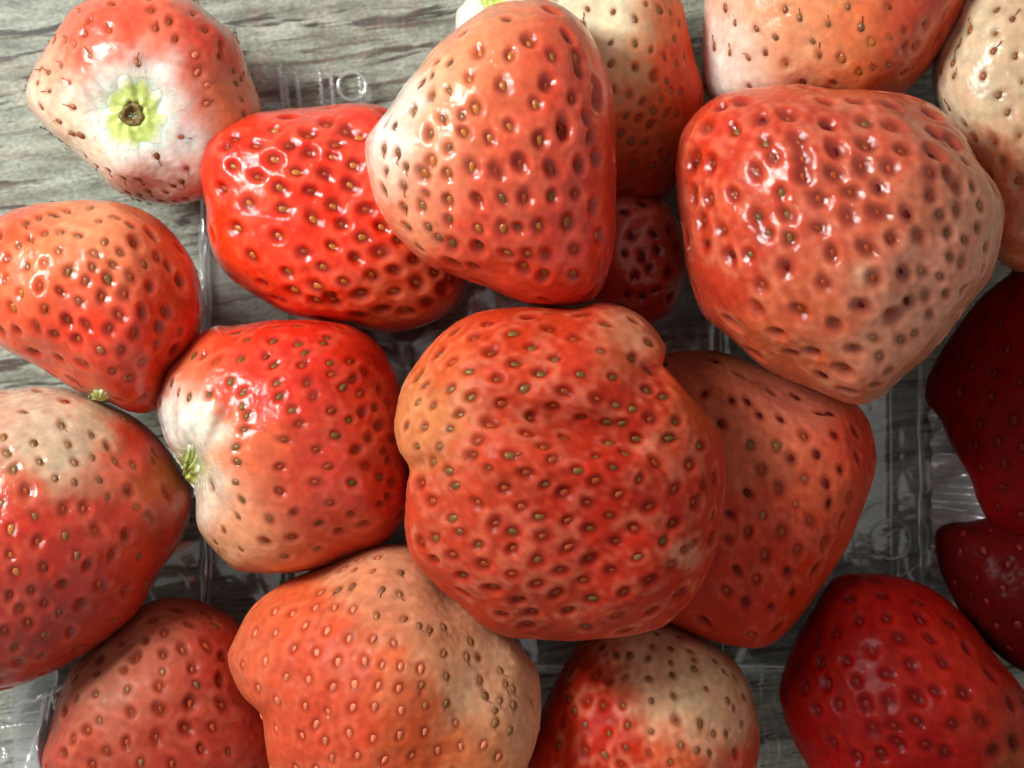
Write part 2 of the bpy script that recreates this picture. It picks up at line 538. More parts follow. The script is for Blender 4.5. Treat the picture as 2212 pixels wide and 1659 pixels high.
def spline_closed(P, n=12):
    P = np.asarray(P, float); k = len(P); out = []
    for i in range(k):
        p0, p1, p2, p3 = P[i - 1], P[i], P[(i + 1) % k], P[(i + 2) % k]
        for t in np.linspace(0, 1, n, endpoint=False):
            out.append(0.5 * ((2 * p1) + (-p0 + p2) * t + (2 * p0 - 5 * p1 + 4 * p2 - p3) * t * t + (-p0 + 3 * p1 - 3 * p2 + p3) * t ** 3))
    return np.array(out)

def circ_smooth(a, sig):
    n = len(a); f = np.fft.rfft(a); k = np.arange(len(f))
    return np.fft.irfft(f * np.exp(-0.5 * (k * sig) ** 2), n)

def inside(poly, P):
    x, y = P[:, 0], P[:, 1]; r = np.zeros(len(P), bool); k = len(poly)
    for i in range(k):
        x0, y0 = poly[i]; x1, y1 = poly[(i + 1) % k]
        c = ((y0 > y) != (y1 > y)) & (x < (x1 - x0) * (y - y0) / (y1 - y0 + 1e-12) + x0)
        r ^= c
    return r

def zoom(x0, y0, scale, s):
    """seed positions read off an enlarged crop of the picture: 'x,y' pairs, optional kind letter / h for a style hair"""
    out = []
    for tok in s.split():
        fl = ''.join(c for c in tok if c.isalpha()); nums = ''.join(c for c in tok if not c.isalpha()).split(',')
        X = (x0 + float(nums[0]) / scale) / 1.82278; Y = (y0 + float(nums[1]) / scale) / 1.82278
        out.append((X, Y, fl))
    return out

# ------------------------------------------------------------------ the strawberries, lowest in the heap first
# poly: outline in picture units (2212 wide), zc / hz: height of centre and half thickness (m), base: pigment,
# pig: (x, y, radius, pigment, strength), dents: (x, y, rx, ry, angle, depth mm), axis: calyx-to-tip direction (deg)
DEEP = (168, 26, 18); RED = (205, 46, 30); ROSE = (205, 84, 64); ORANGE = (212, 92, 56); TAN = (206, 138, 94)
PEACH = (224, 160, 116); CREAM = (216, 196, 160); WHITE = (214, 214, 200); GREEN = (178, 190, 100); WINE = (116, 5, 4)
B = []
def berry(**k): B.append(k)

berry(key='E', tone=1.0, label='small dark wet strawberry half hidden beneath the big pale red one at top centre',
  poly=[(1330,400),(1380,408),(1440,438),(1468,480),(1486,560),(1480,612),(1450,670),(1400,702),(1340,694),(1280,670),(1235,600),(1240,500),(1280,430)],
  zc=.0125, hz=.0115, base=(186,44,38), pig=[(1370,500,60,(206,92,82),1),(1440,560,60,(180,36,32),1)], wet=1, axis=100, sp=1.9, pit=(.85,.32), kinds='d', pitcol=(120,10,8),
  dents=[(1375,500,40,14,40,.6),(1400,545,30,10,-20,.5)],
  seeds=zoom(1400,0,1.3271,'1400,1100 1440,1230 1400,1320 1500,1340 1460,1440 1540,1400 1580,1310 1640,1200 1560,1220 1420,1540 1500,1550 1570,1520 1640,1420 1640,1560 1380,1610 1500,1060 1680,1290'))

berry(key='D', label='white shouldered strawberry with red right side, tucked behind the pale red one at top centre',
  poly=[(985,40),(1002,8),(1050,-40),(1200,-70),(1390,-60),(1465,-5),(1485,60),(1500,130),(1516,175),(1519,235),(1502,310),(1470,380),(1430,425),(1370,440),(1300,420),(1190,360),(1080,280),(1000,160)],
  zc=.0165, hz=.0145, base=(205,92,58), pig=[(1030,30,70,WHITE,3),(1150,0,110,(232,226,196),3),(1290,50,90,(228,212,178),2.4),(1330,150,70,(214,176,120),1.6),(1420,60,50,(216,140,98),1),(1450,120,70,(206,66,42),2.2),(1390,260,80,(206,104,66),1),(1400,390,90,(182,46,28),1.5),(1500,230,60,(186,34,22),1.2),(1075,2,26,GREEN,4)],
  wet=0, axis=80, sp=2.1, pit=(.80,.34), kinds='bbr', pitcol=(172,50,26), noseed=[(1060,20,110)],
  calyx=dict(x=1066,y=2,rx=34,ry=22,lobes=4,scar=False),
  seeds=zoom(1400,0,1.3271,'1215,50b 1345,60b 1460,100b 1520,20 1590,50 1650,70 1185,130th 1340,220b 1460,225b 1340,325t 1460,355 1560,400 1550,260 1620,300 1670,200 1680,330 1630,430 1350,470t 1435,490 1500,530 1410,610 1475,620 1550,660 1630,590 1650,480 1440,740 1515,745 1600,790 1390,700 1460,850 1550,870 1640,830 1680,600 1700,480 1720,300 1690,120 1600,520 1560,590'))

berry(key='H', label='pale cream strawberry cut by the frame in the top right corner',
  poly=[(2085,-40),(2052,40),(2026,100),(2015,160),(2020,215),(2052,300),(2100,420),(2140,540),(2220,590),(2330,500),(2380,250),(2340,0),(2210,-80)],
  zc=.0195, hz=.0145, base=(206,150,112), pig=[(2110,90,120,(222,200,168),2.5),(2080,200,80,(216,190,158),2),(2180,230,80,(212,180,146),1.8),(2150,360,70,(196,108,76),1.4),(2170,480,90,(170,66,44),1.6),(2140,440,60,(170,60,40),1.2),(2190,60,60,(208,160,118),.8)],
  wet=1, axis=75, sp=2.4, pit=(.95,.34), kinds='tb', pitcol=(176,112,70), hair=.3,
  seeds=zoom(2600,0,1.0056,'1330,40 1400,70h 1330,130 1320,205h 1280,300 1340,370 1380,445 1160,300h 1110,280 1140,430 1110,400 1200,490 1160,250h 1350,640r 1240,550r 1420,540r 1410,720r 1320,560r 1400,220 1430,320 1220,120h 1180,180h 1300,700r'))

berry(key='F', label='pale orange strawberry with white left shoulder at the top edge, above the deeply pitted one',
  poly=[(1535,-70),(1521,40),(1518,130),(1521,190),(1545,225),(1620,250),(1720,255),(1810,250),(1900,232),(1955,200),(2005,150),(2045,90),(2092,5),(2120,-70),(2040,-150),(1850,-180),(1650,-150)],
  zc=.0185, hz=.0160, base=(228,148,104), pig=[(1560,120,80,(234,212,200),2.2),(1570,190,70,(236,226,214),2.4),(1580,30,80,(236,196,166),1.6),(1680,20,110,(232,160,110),1.5),(1720,130,90,(234,172,128),1.4),(1850,70,90,(226,120,76),1.3),(1830,190,80,(212,108,66),1),(1960,60,80,(194,48,28),2),(2060,20,80,(188,34,22),2),(1930,170,60,(176,52,34),1.4),(1640,190,60,(234,200,170),1)],
  wet=1, axis=110, sp=2.2, pit=(.85,.30), kinds='bt', pitcol=(196,96,56), hair=.45,
  seeds=zoom(2600,0,1.0056,'255,35t 295,85h 550,75h 670,95h 490,40 800,110h 905,30r 375,115 420,205 275,210h 500,250r 630,220h 725,235g 350,340 210,180h 350,225h 570,330 690,330 840,170g 910,150 790,290g 900,260 840,270 970,190r 1010,190r 970,120r 1050,90r 1100,150r 1070,250r 960,290r 450,150 600,160 1130,60r 750,30'))

berry(key='J', tone=0.8, label='dull orange strawberry half tucked under the right side of the central one',
  poly=[(1420,775),(1500,758),(1565,765),(1650,800),(1760,838),(1840,868),(1874,912),(1890,980),(1884,1040),(1860,1110),(1832,1180),(1790,1242),(1742,1310),(1690,1370),(1640,1395),(1570,1390),(1500,1372),(1420,1320),(1350,1200),(1330,1000),(1360,850)],
  zc=.0175, hz=.0160, base=(208,74,56), pig=[(1560,840,110,(212,116,92),1.6),(1700,900,110,(216,122,100),1.4),(1740,1010,80,(210,96,66),1),(1850,960,70,(208,54,40),1.8),(1700,1300,120,(202,50,30),1.4),(1600,1330,100,(186,40,26),1.2),(1640,960,70,(212,112,70),.8)],
  wet=0, axis=-70, sp=2.5, pit=(.95,.34), kinds='rdd', pitcol=(150,28,16),
  seeds=zoom(2500,1000,1.0366,'350,695 510,655 600,670 400,590 460,600 560,560 440,495 330,430 280,570 820,735 750,820 845,880 515,880 575,785o 470,775o 640,830 700,740 460,980 590,960 700,920t 785,940 390,1060 525,1070t 660,1025t 720,1090 460,1140 600,1130 670,1210 530,1235 380,1170 800,1020 850,1080 880,1000 910,830 960,880 780,1180 650,1385 500,1330 630,1300 420,1290 370,1370 740,1290 560,1440 450,1420 590,1520 480,1560 720,1400 800,650 900,720 660,580 760,650'))

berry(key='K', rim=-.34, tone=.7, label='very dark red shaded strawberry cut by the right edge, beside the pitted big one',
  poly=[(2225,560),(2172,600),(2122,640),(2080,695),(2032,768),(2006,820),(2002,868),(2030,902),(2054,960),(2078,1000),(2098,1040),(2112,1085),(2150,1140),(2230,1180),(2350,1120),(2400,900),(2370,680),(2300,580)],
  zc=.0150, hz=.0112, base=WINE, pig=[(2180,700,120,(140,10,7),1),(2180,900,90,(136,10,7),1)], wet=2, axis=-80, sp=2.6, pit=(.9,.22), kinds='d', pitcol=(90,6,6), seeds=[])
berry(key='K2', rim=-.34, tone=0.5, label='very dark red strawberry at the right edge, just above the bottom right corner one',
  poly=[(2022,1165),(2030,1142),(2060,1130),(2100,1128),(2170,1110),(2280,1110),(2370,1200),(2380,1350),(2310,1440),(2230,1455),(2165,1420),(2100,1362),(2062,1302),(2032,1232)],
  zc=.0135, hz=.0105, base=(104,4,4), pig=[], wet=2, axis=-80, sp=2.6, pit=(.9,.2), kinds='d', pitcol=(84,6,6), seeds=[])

berry(key='L', rim=-.25, tone=0.66,  label='deep red strawberry with pale dimpled flank in the bottom right corner',
  poly=[(1686,1480),(1716,1390),(1758,1320),(1796,1255),(1850,1238),(1920,1243),(1990,1265),(2050,1302),(2100,1350),(2150,1418),(2212,1490),(2290,1590),(2320,1690),(2240,1780),(2040,1810),(1850,1780),(1770,1700),(1738,1640),(1714,1598),(1692,1535)],
  zc=.0190, hz=.0165, base=(158,16,12), pig=[(2080,1440,80,(180,34,24),.6),(2140,1540,70,(176,44,34),.6),(2195,1640,40,(150,84,50),.7),(1800,1500,120,(140,12,10),1),(2190,1560,40,(178,70,58),.5)],
  wet=0, axis=-55, sp=2.5, pit=(1.1,.42), kinds='d', pitcol=(120,10,8),
  seeds=zoom(2900,2100,1.795,'795,460 1030,435 860,610 1070,590 1310,590 1520,640 1370,740 960,820 1160,745 1640,810 1800,1000 770,890 1240,930 1470,920 590,910 1060,1000 840,1045 630,1060 480,1090 1620,1120 1420,1120 1280,1160 1080,1190 720,1220 910,1215 560,1250 340,1140 430,920 1540,1350 1750,1340 960,1380 1110,1370 1280,1340 1340,1500 1970,1480 850,1590 1030,1560 680,1480 1150,1480 1480,1560 1830,1540 1950,1200 700,710 560,760 1010,330 800,310 1280,480'))

berry(key='M', tone=0.88, label='strawberry at the bottom edge with tan right side and red left side, white ringed pits',
  poly=[(1330,1345),(1400,1335),(1480,1350),(1542,1390),(1592,1440),(1622,1500),(1640,1580),(1632,1660),(1600,1750),(1500,1820),(1330,1830),(1190,1770),(1136,1690),(1138,1620),(1158,1570),(1192,1490),(1232,1415),(1270,1370)],
  zc=.0160, hz=.0150, base=(204,60,40), pig=[(1430,1430,80,(216,170,128),2),(1500,1500,80,(226,190,148),2.4),(1560,1570,60,(218,170,130),1.6),(1430,1540,50,(224,180,134),1.2),(1250,1560,110,(204,46,28),1.8),(1300,1440,50,(196,84,60),1),(1450,1640,80,(206,92,64),1.2),(1610,1640,50,(206,70,60),1.4),(1340,1640,80,(200,46,28),1)],
  wet=0, axis=-75, sp=2.1, pit=(.85,.36), kinds='rb', pitcol=(176,36,20), rim=.5,
  seeds=zoom(1900,2300,1.7015,'1170,330 1320,355b 1300,285b 1135,415b 1255,430b 1395,445b 1415,495b 895,470 990,480 1115,495b 1260,515b 1555,510b 1425,570b 1270,600o 750,600 955,630 1110,635b 1500,700 1275,745o 1125,780b 840,640 700,780 805,810 935,810 1645,775b 1760,755b 1690,830b 1310,910 1470,930o 530,920 680,945 970,950b 1135,985 840,1000 1560,1000bh 1635,1000b 1735,940 510,1085 680,1120 820,1140 960,1095 1115,1140 1330,1090b 1440,1110b 1530,1130b 1700,1140 570,770 800,420 930,1210 1250,1200 620,850 1620,580bh 1690,620b'))

berry(key='O', tone=0.74, label='dusty pinkish red strawberry in the bottom left corner against the plastic fold',
  poly=[(300,1312),(350,1293),(410,1292),(465,1310),(522,1350),(570,1430),(610,1550),(600,1700),(460,1790),(240,1780),(120,1720),(92,1650),(106,1590),(122,1530),(150,1455),(195,1405),(245,1358)],
  zc=.0165, hz=.0150, base=(192,80,76), pig=[(350,1350,90,(204,114,92),1.4),(220,1480,80,(204,134,108),1.4),(300,1500,70,(200,102,86),1.2),(470,1380,70,(186,52,40),1.4),(520,1500,90,(170,44,36),1.4),(380,1590,100,(184,62,52),1),(200,1600,60,(192,88,72),1)],
  wet=0, axis=-70, sp=2.2, pit=(.95,.42), kinds='rrb', pitcol=(150,32,22),
  seeds=zoom(0,1500,1.089,'755,980 650,1020 810,1040 890,1000 700,1075 620,1115 515,1125 785,1150 700,1170 580,1180 890,1130 425,1190 415,1250b 530,1235 700,1245 830,1235 325,1275b 405,1340b 545,1325 680,1310 845,1305 325,1360b 820,1385 960,1390 560,1420 690,1410 370,1495 430,1455b 795,1490 920,1490 275,1410 545,1550 670,1530 460,1590 310,1540 860,1580 980,1590 740,1640 600,1640 400,1650 270,1600 930,1050 950,1280 960,1180'))

berry(key='A', label='strawberry in the top left corner with its hulled green calyx hollow facing up',
  poly=[(128,65),(158,22),(210,-8),(300,-24),(400,-8),(462,40),(506,75),(521,110),(532,150),(552,195),(568,245),(562,310),(510,390),(440,427),(385,441),(340,440),(290,430),(240,402),(205,365),(150,320),(102,282),(70,242),(58,208),(66,172),(98,112)],
  zc=.0195, hz=.0150, base=(212,92,72), pig=[(300,60,90,(216,92,78),1.8),(250,30,70,(206,66,52),1),(430,110,75,(200,52,40),1.8),(420,200,50,(206,62,50),1.2),(510,210,70,(196,104,66),2),(500,130,40,(190,66,46),1),(100,220,70,(224,186,152),2),(150,260,60,(228,204,168),1.8),(190,320,70,(230,214,176),1.8),(330,420,80,(216,180,146),1.8),(380,370,60,(228,210,196),1.6),(195,130,55,(202,56,44),1.4),(130,160,50,(214,124,92),1),(290,248,96,(222,224,218),9),(288,240,52,(196,204,128),14)],
  wet=1, axis=0, radial=(288,242), sp=2.0, pit=(.75,.26), kinds='tb', pitcol=(170,56,36), hair=.75, noseed=[(290,245,105)],
  dents=[(288,242,120,120,0,1.5),(288,242,66,66,0,1.6),(320,150,26,90,8,.5)],
  calyx=dict(x=289,y=247,rx=76,ry=88,lobes=5,scar=True), fuzz=(288,242,66,104,220),
  seeds=zoom(0,0,1.9514,'855,25r 685,150r 1165,75r 1310,150r 830,220r 1190,215r 655,260rh 1355,300r 500,310h 580,350h 690,420h 1505,415p 1525,545p 1595,660p 1600,785p 1580,225r 1480,100r 1700,340r 1695,430r 1800,540b 1815,650b 1860,755b 1880,870b 470,500h 365,550 285,640 520,630h 370,710h 310,820 560,820h 270,910h 450,930h 370,1020h 550,1030h 620,1040 510,1115h 660,1205 745,1280h 835,1310h 950,1370h 1060,1380h 890,1450h 980,1480h 1075,1500h 1140,1470h 1270,1470 1330,1430h 1430,1300h 1400,1400h 1230,1540h 1340,1545h 1420,1530h 500,1240h 370,1120h 410,310h 310,530h 1910,570b 1970,700b 1860,600b'))

berry(key='P', tone=0.85, label='big strawberry with white top and dull red lower side at the left edge, lower one',
  poly=[(-60,870),(30,843),(100,838),(170,846),(232,872),(300,912),(352,962),(392,1022),(412,1062),(411,1110),(382,1180),(332,1250),(300,1310),(242,1368),(170,1420),(100,1455),(0,1490),(-100,1490),(-190,1360),(-215,1150),(-160,960)],
  zc=.0235, hz=.0180, base=(196,62,46), pig=[(60,880,100,(212,170,138),2),(120,920,90,(206,196,166),2.6),(110,1000,50,(204,184,152),1.6),(190,880,60,(212,150,112),1.4),(285,970,50,(214,66,48),1.8),(200,1010,50,(210,120,92),1),(340,1060,60,(190,84,56),1),(60,1180,120,(200,50,36),1.6),(200,1180,100,(190,52,38),1.2),(150,1350,150,(166,30,24),1.8),(20,1060,60,(206,92,68),1),(360,1130,60,(150,34,26),1)],
  wet=1, axis=-75, sp=2.3, pit=(.9,.36), kinds='rrb', pitcol=(160,36,22), noseed=[(190,870,30)],
  seeds=zoom(0,1500,1.089,'100,130bh 20,235b 270,185oh 395,225o 145,265oh 295,265b 30,305o 470,275o 175,340o 60,375o 320,345b 400,325b 500,345bh 240,420b 325,435b 430,425b 115,470 150,580 270,550 370,550 470,500 560,470 45,640g 285,670 160,690 420,640 540,660 50,750g 330,750 195,805 70,830g 380,790 480,750 140,905 270,880 45,925 430,880 90,990 260,990 200,955 130,1040 20,1080 190,1090 60,1150 300,1080 350,960 80,1210 180,1180 540,900 600,760 650,600 640,570b 660,300bh 660,340bh 580,360b 590,540b 10,520 720,480'))

berry(key='Q', pitamt=.82, label='tan topped strawberry with glossy red lower half at the left edge, below the hulled one',
  poly=[(-10,478),(60,449),(130,436),(210,432),(272,441),(332,471),(382,521),(420,580),(435,640),(432,700),(412,760),(372,810),(352,860),(322,890),(282,886),(232,862),(190,848),(150,832),(100,800),(50,772),(0,742),(-50,680),(-66,570)],
  zc=.0265, hz=.0160, base=(212,78,50), pig=[(200,520,110,(216,134,92),2.2),(120,560,70,(218,126,86),1.2),(300,480,60,(206,84,54),1.2),(380,600,70,(196,66,40),1.4),(330,720,100,(198,46,30),1.6),(160,690,110,(218,54,34),2),(60,640,60,(226,110,74),1),(40,720,60,(226,90,60),1),(60,470,50,(208,72,48),1.2),(300,860,60,(194,40,26),1.2),(215,862,18,(140,130,56),2)],
  wet=1, axis=-75, sp=2.1, pit=(.95,.46), kinds='rtr', pitcol=(166,30,16), noseed=[(215,862,26)],
  calyx=dict(x=212,y=856,rx=26,ry=16,lobes=3,scar=False),
  seeds=zoom(0,750,1.746,'460,140t 620,115t 800,180t 900,230t 680,210t 420,285t 310,285t 120,380 215,330th 540,310t 405,410t 720,355t 830,430t 45,460t 190,520t 310,490t 480,560o 640,520t 790,510t 660,440t 590,620t 745,610o 910,600 1000,510 1085,450 1040,670 270,650 410,690 545,770 700,740 870,720 820,860 985,840 300,820 465,900 600,935 750,960 925,990 1100,940 120,970 250,950 370,1000g 530,1040g 690,1100 850,1100 990,1180 400,1150 230,1110 570,1200 770,1250t 900,1300 1090,1060 820,1440 980,1440 1140,830 1250,620 1160,520 1240,980 1200,1100 80,820g 35,610g 140,720g 270,180bh 370,160bh 180,220bh 1050,300 1150,250 960,140 930,350'))

berry(key='B', pitamt=.82, box=2.7, edge=.3, label='bright glossy scarlet strawberry between the hulled one and the top centre one',
  poly=[(436,385),(433,345),(441,306),(472,275),(530,250),(600,239),(700,231),(790,228),(850,245),(920,320),(980,430),(1006,540),(1008,610),(992,655),(955,682),(900,704),(830,716),(760,702),(690,692),(640,682),(595,662),(530,622),(490,592),(462,552),(451,500),(448,440)],
  zc=.0175, hz=.0160, base=(226,48,18), pig=[(520,300,80,(214,42,22),1),(720,260,120,(204,58,46),1.4),(540,410,34,(232,92,78),1.4),(660,380,80,(230,48,20),1.4),(520,560,80,(230,64,34),1.2),(700,650,100,(222,60,34),1.2),(860,670,90,(206,88,60),1.6),(950,620,60,(196,76,56),1.3),(560,480,60,(230,58,28),1)],
  wet=1, axis=-25, sp=2.5, pit=(1.15,.55), kinds='rrg', pitcol=(140,12,6),
  seeds=zoom(750,350,1.6591,'545,262 640,180 770,290 890,220 1010,270 1105,315 430,365 655,360 950,360 780,415 235,370 280,310 550,460g 920,440 1065,500 275,495 430,570 695,540g 880,555 585,640g 790,670 1045,640 205,650 380,740g 610,780 940,760g 1155,785 805,850 1000,880 1255,895g 300,910 560,960 1125,975g 930,1025 750,1070 1360,1000 400,1105g 1240,1075 1075,1105 870,1165 630,1210g 1200,1225 1350,1190 830,1290 1000,1265g 470,1280 1490,1280 1330,1330g 1110,1350 680,1335 1560,1410 1665,1310 1605,1190 1480,1110 1250,1450 1100,1480 940,1410 820,1400 570,1380 1400,1460 310,1260 1700,1230 915,1365'))

berry(key='R', pitamt=.82, tone=0.98, label='strawberry with pinched white neck and green calyx on its left, left of the central one',
  poly=[(348,832),(360,804),(389,771),(425,731),(464,706),(498,705),(556,696),(604,693),(666,695),(738,702),(786,720),(822,749),(848,793),(862,833),(872,880),(884,950),(886,1030),(884,1090),(866,1135),(826,1180),(774,1200),(702,1222),(629,1234),(556,1236),(509,1227),(476,1197),(443,1161),(427,1124),(425,1080),(420,1050),(408,1030),(396,1010),(380,985),(362,958),(350,925),(340,890),(339,862)],
  zc=.0245, hz=.0170, base=(206,62,44), pig=[(400,800,70,(224,110,84),1.4),(480,760,60,(222,70,46),1.4),(620,730,120,(212,38,24),2),(770,780,90,(196,36,24),1.6),(500,840,50,(220,60,44),1.4),(375,900,50,WHITE,3),(430,930,50,(212,210,190),3),(450,1060,46,(210,206,182),2.4),(440,1110,40,(226,214,190),2),(400,850,40,(228,170,150),1.2),(540,980,60,(222,120,86),1.4),(520,1090,70,(220,148,112),1.4),(500,1190,80,(220,158,112),2),(600,1210,70,(212,128,82),1.4),(660,1010,90,(206,66,50),1.2),(780,1000,100,(196,50,36),1.2),(700,1150,90,(204,80,54),1),(412,1005,28,GREEN,5)],
  wet=1, axis=-5, radial=(415,1010), sp=2.2, pit=(.85,.34), kinds='ror', pitcol=(158,34,22), noseed=[(405,990,75)],
  dents=[(412,1005,52,26,100,3.2),(470,930,70,16,65,1.0),(470,1080,60,16,-60,.8)],
  calyx=dict(x=413,y=1008,rx=19,ry=52,lobes=4,scar=True), fuzz=(413,1010,30,60,120),
  seeds=zoom(550,1200,1.508,'790,125 940,120 635,200 795,210 950,225 1095,215 580,160o 320,295o 380,300 460,325 600,310o 755,305 990,280 1120,180 805,355o 965,350 1140,340 545,455o 820,450o 1000,455 1145,410 830,540o 1035,540 185,470b 225,520b 120,590b 290,550 410,525o 615,515 605,605o 900,625 1145,625 1210,490 1320,520 1270,440 640,655o 620,740 955,710 1250,690 1330,640 1400,600 565,845o 860,810 1170,780 1370,790 580,935b 840,965 1060,860 1290,860 1420,720 1500,800 570,1050b 835,1110 1130,965 1350,960 1050,1060 1270,1060 1430,1020 610,1160o 920,1230 1130,1180 1260,1240 1340,1300 575,1260b 770,1275 1065,1300 500,1340b 745,1415 910,1385 1180,1350 600,1460b 860,1500b 1060,1450b 445,1410bh 1480,920 1430,1180 1500,1050 1260,330 1350,390 1420,490 1480,580 1450,870 1480,1140'))

berry(key='N', tone=0.84, label='orange and tan strawberry with raised pinkish seeds at the bottom edge, left of centre',
  poly=[(495,1430),(510,1380),(552,1308),(620,1258),(700,1224),(780,1191),(850,1178),(905,1188),(965,1250),(1030,1310),(1092,1368),(1132,1410),(1160,1452),(1167,1510),(1165,1572),(1142,1650),(1110,1720),(1000,1800),(800,1810),(660,1760),(596,1690),(576,1610),(566,1545),(524,1500)],
  zc=.0265, hz=.0180, base=(212,104,78), pig=[(640,1310,80,(214,92,58),1.2),(560,1420,60,(206,100,78),1.4),(820,1230,110,(214,146,106),2),(950,1290,90,(218,152,112),1.8),(860,1330,50,(224,140,104),1.4),(1060,1450,110,(222,166,122),2.4),(1130,1560,80,(220,164,122),1.8),(700,1400,90,(214,84,62),1.8),(700,1560,120,(210,78,58),2),(860,1480,60,(220,110,72),1.2),(900,1600,80,(212,92,50),1.4),(1040,1620,60,(220,128,76),1.4),(940,1420,50,(222,156,110),1.2)],
  wet=0, axis=-100, sp=2.2, pit=(.85,.24), kinds='p', pitcol=(180,40,16), proud=.1,
  seeds=zoom(800,2100,1.58,'980,155 870,215 1090,140 730,360 700,450 820,460 930,470 1080,510t 1245,525t 555,490 440,480 630,570 775,600 905,650 1065,660 1195,680 445,610 320,615 210,645 560,720 700,745 840,805 1000,800 1110,820 1230,830 385,790 240,815 510,900 650,910 810,950 945,945 1090,940 1220,960 1360,940th 1355,840 1500,745t 1640,770bh 1720,775o 1520,885bh 1725,920bh 630,1080 770,1115 925,1085 1065,1090 1235,1100 1380,1080t 1520,1060bh 465,1040 330,975 450,1220 610,1265 755,1300 905,1245 1055,1270 1230,1260 1390,1235 1575,1190 1825,1175bh 800,1410 960,1395 1130,1410 1300,1385 1470,1350 1610,1330 1750,1320 1840,1385 1890,945bh 1930,970bh 1855,855bh 1755,1020bh 1850,1040bh 1930,1075bh 1825,1110bh 1905,1230bh 2045,1050b 1670,670t 1350,575bh 1420,600bh 1500,580bh 1235,250bh 1230,380bh 930,330bh 840,345bh 1110,350bh 1050,235t 940,225t 700,1190'))

berry(key='C', pitamt=.82, box=2.4, tone=0.97, label='large pale red strawberry with white left flank lying over others at top centre',
  poly=[(1040,25),(1075,8),(1120,-1),(1172,-2),(1216,15),(1250,45),(1272,72),(1292,112),(1318,180),(1325,240),(1329,330),(1330,420),(1326,520),(1306,606),(1272,650),(1205,660),(1150,655),(1112,645),(1060,622),(1000,600),(930,570),(880,530),(842,490),(815,440),(800,385),(794,312),(812,276),(842,236),(872,190),(906,150),(934,112),(982,68)],
  zc=.0355, hz=.0165, base=(212,82,64), pig=[(1040,80,90,(222,142,100),1.4),(1120,30,70,(220,130,94),1),(1180,80,80,(212,78,52),1.4),(950,180,60,(228,170,126),1.6),(845,300,44,(222,214,204),5),(885,210,40,(222,210,194),4),(845,370,60,(234,192,158),2),(930,300,66,(228,160,120),1.6),(915,420,66,(224,140,106),1.4),(1060,200,80,(220,108,78),1),(1240,180,90,(206,66,48),1.8),(1260,360,90,(200,56,42),1.8),(1200,300,70,(206,88,68),1),(1120,420,80,(214,92,68),1),(1200,560,110,(202,46,32),2),(1040,560,90,(212,74,54),1.6),(880,500,50,(222,144,104),1.4),(1300,500,60,(204,50,40),1.4)],
  wet=1, axis=-70, sp=2.3, pit=(1.12,.60), kinds='rg', pitcol=(168,30,20),
  seeds=zoom(1400,0,1.3271,'795,100b 905,205 1115,190 640,270g 810,280g 1040,290 1160,290 590,400g 770,440g 1010,430 1180,370 1260,440 935,540 1140,510 1260,520 630,560g 810,655g 1100,660 1210,620 965,735 1095,690 1230,720 695,720g 560,690g 480,770b 385,700b 385,850g 600,870g 480,910g 740,890 870,860 1040,890 1180,860 1260,830 350,920g 480,1050g 630,1050 770,1040o 885,1030 1030,1030o 1160,1010 1240,1080 380,1190b 490,1160o 640,1200 770,1200 860,1200o 970,1190 1120,1170 1280,1230 500,1285o 640,1300 790,1330 900,1340 1000,1340 1160,1310 1320,1300 1140,1450 980,1450 880,1400 350,1080b 255,1090bh 140,990bh 160,890bh 145,780bh 200,660bh 155,640bh 450,620bh 480,470bh 395,500bh 345,430bh 400,390b 425,320bh 485,325bh 560,175b 300,570bh 380,700bh 265,870bh 210,800bh 250,980bh 365,1010b 270,1190b 560,600b 430,1250b 500,1380 620,1400 330,1300b'))

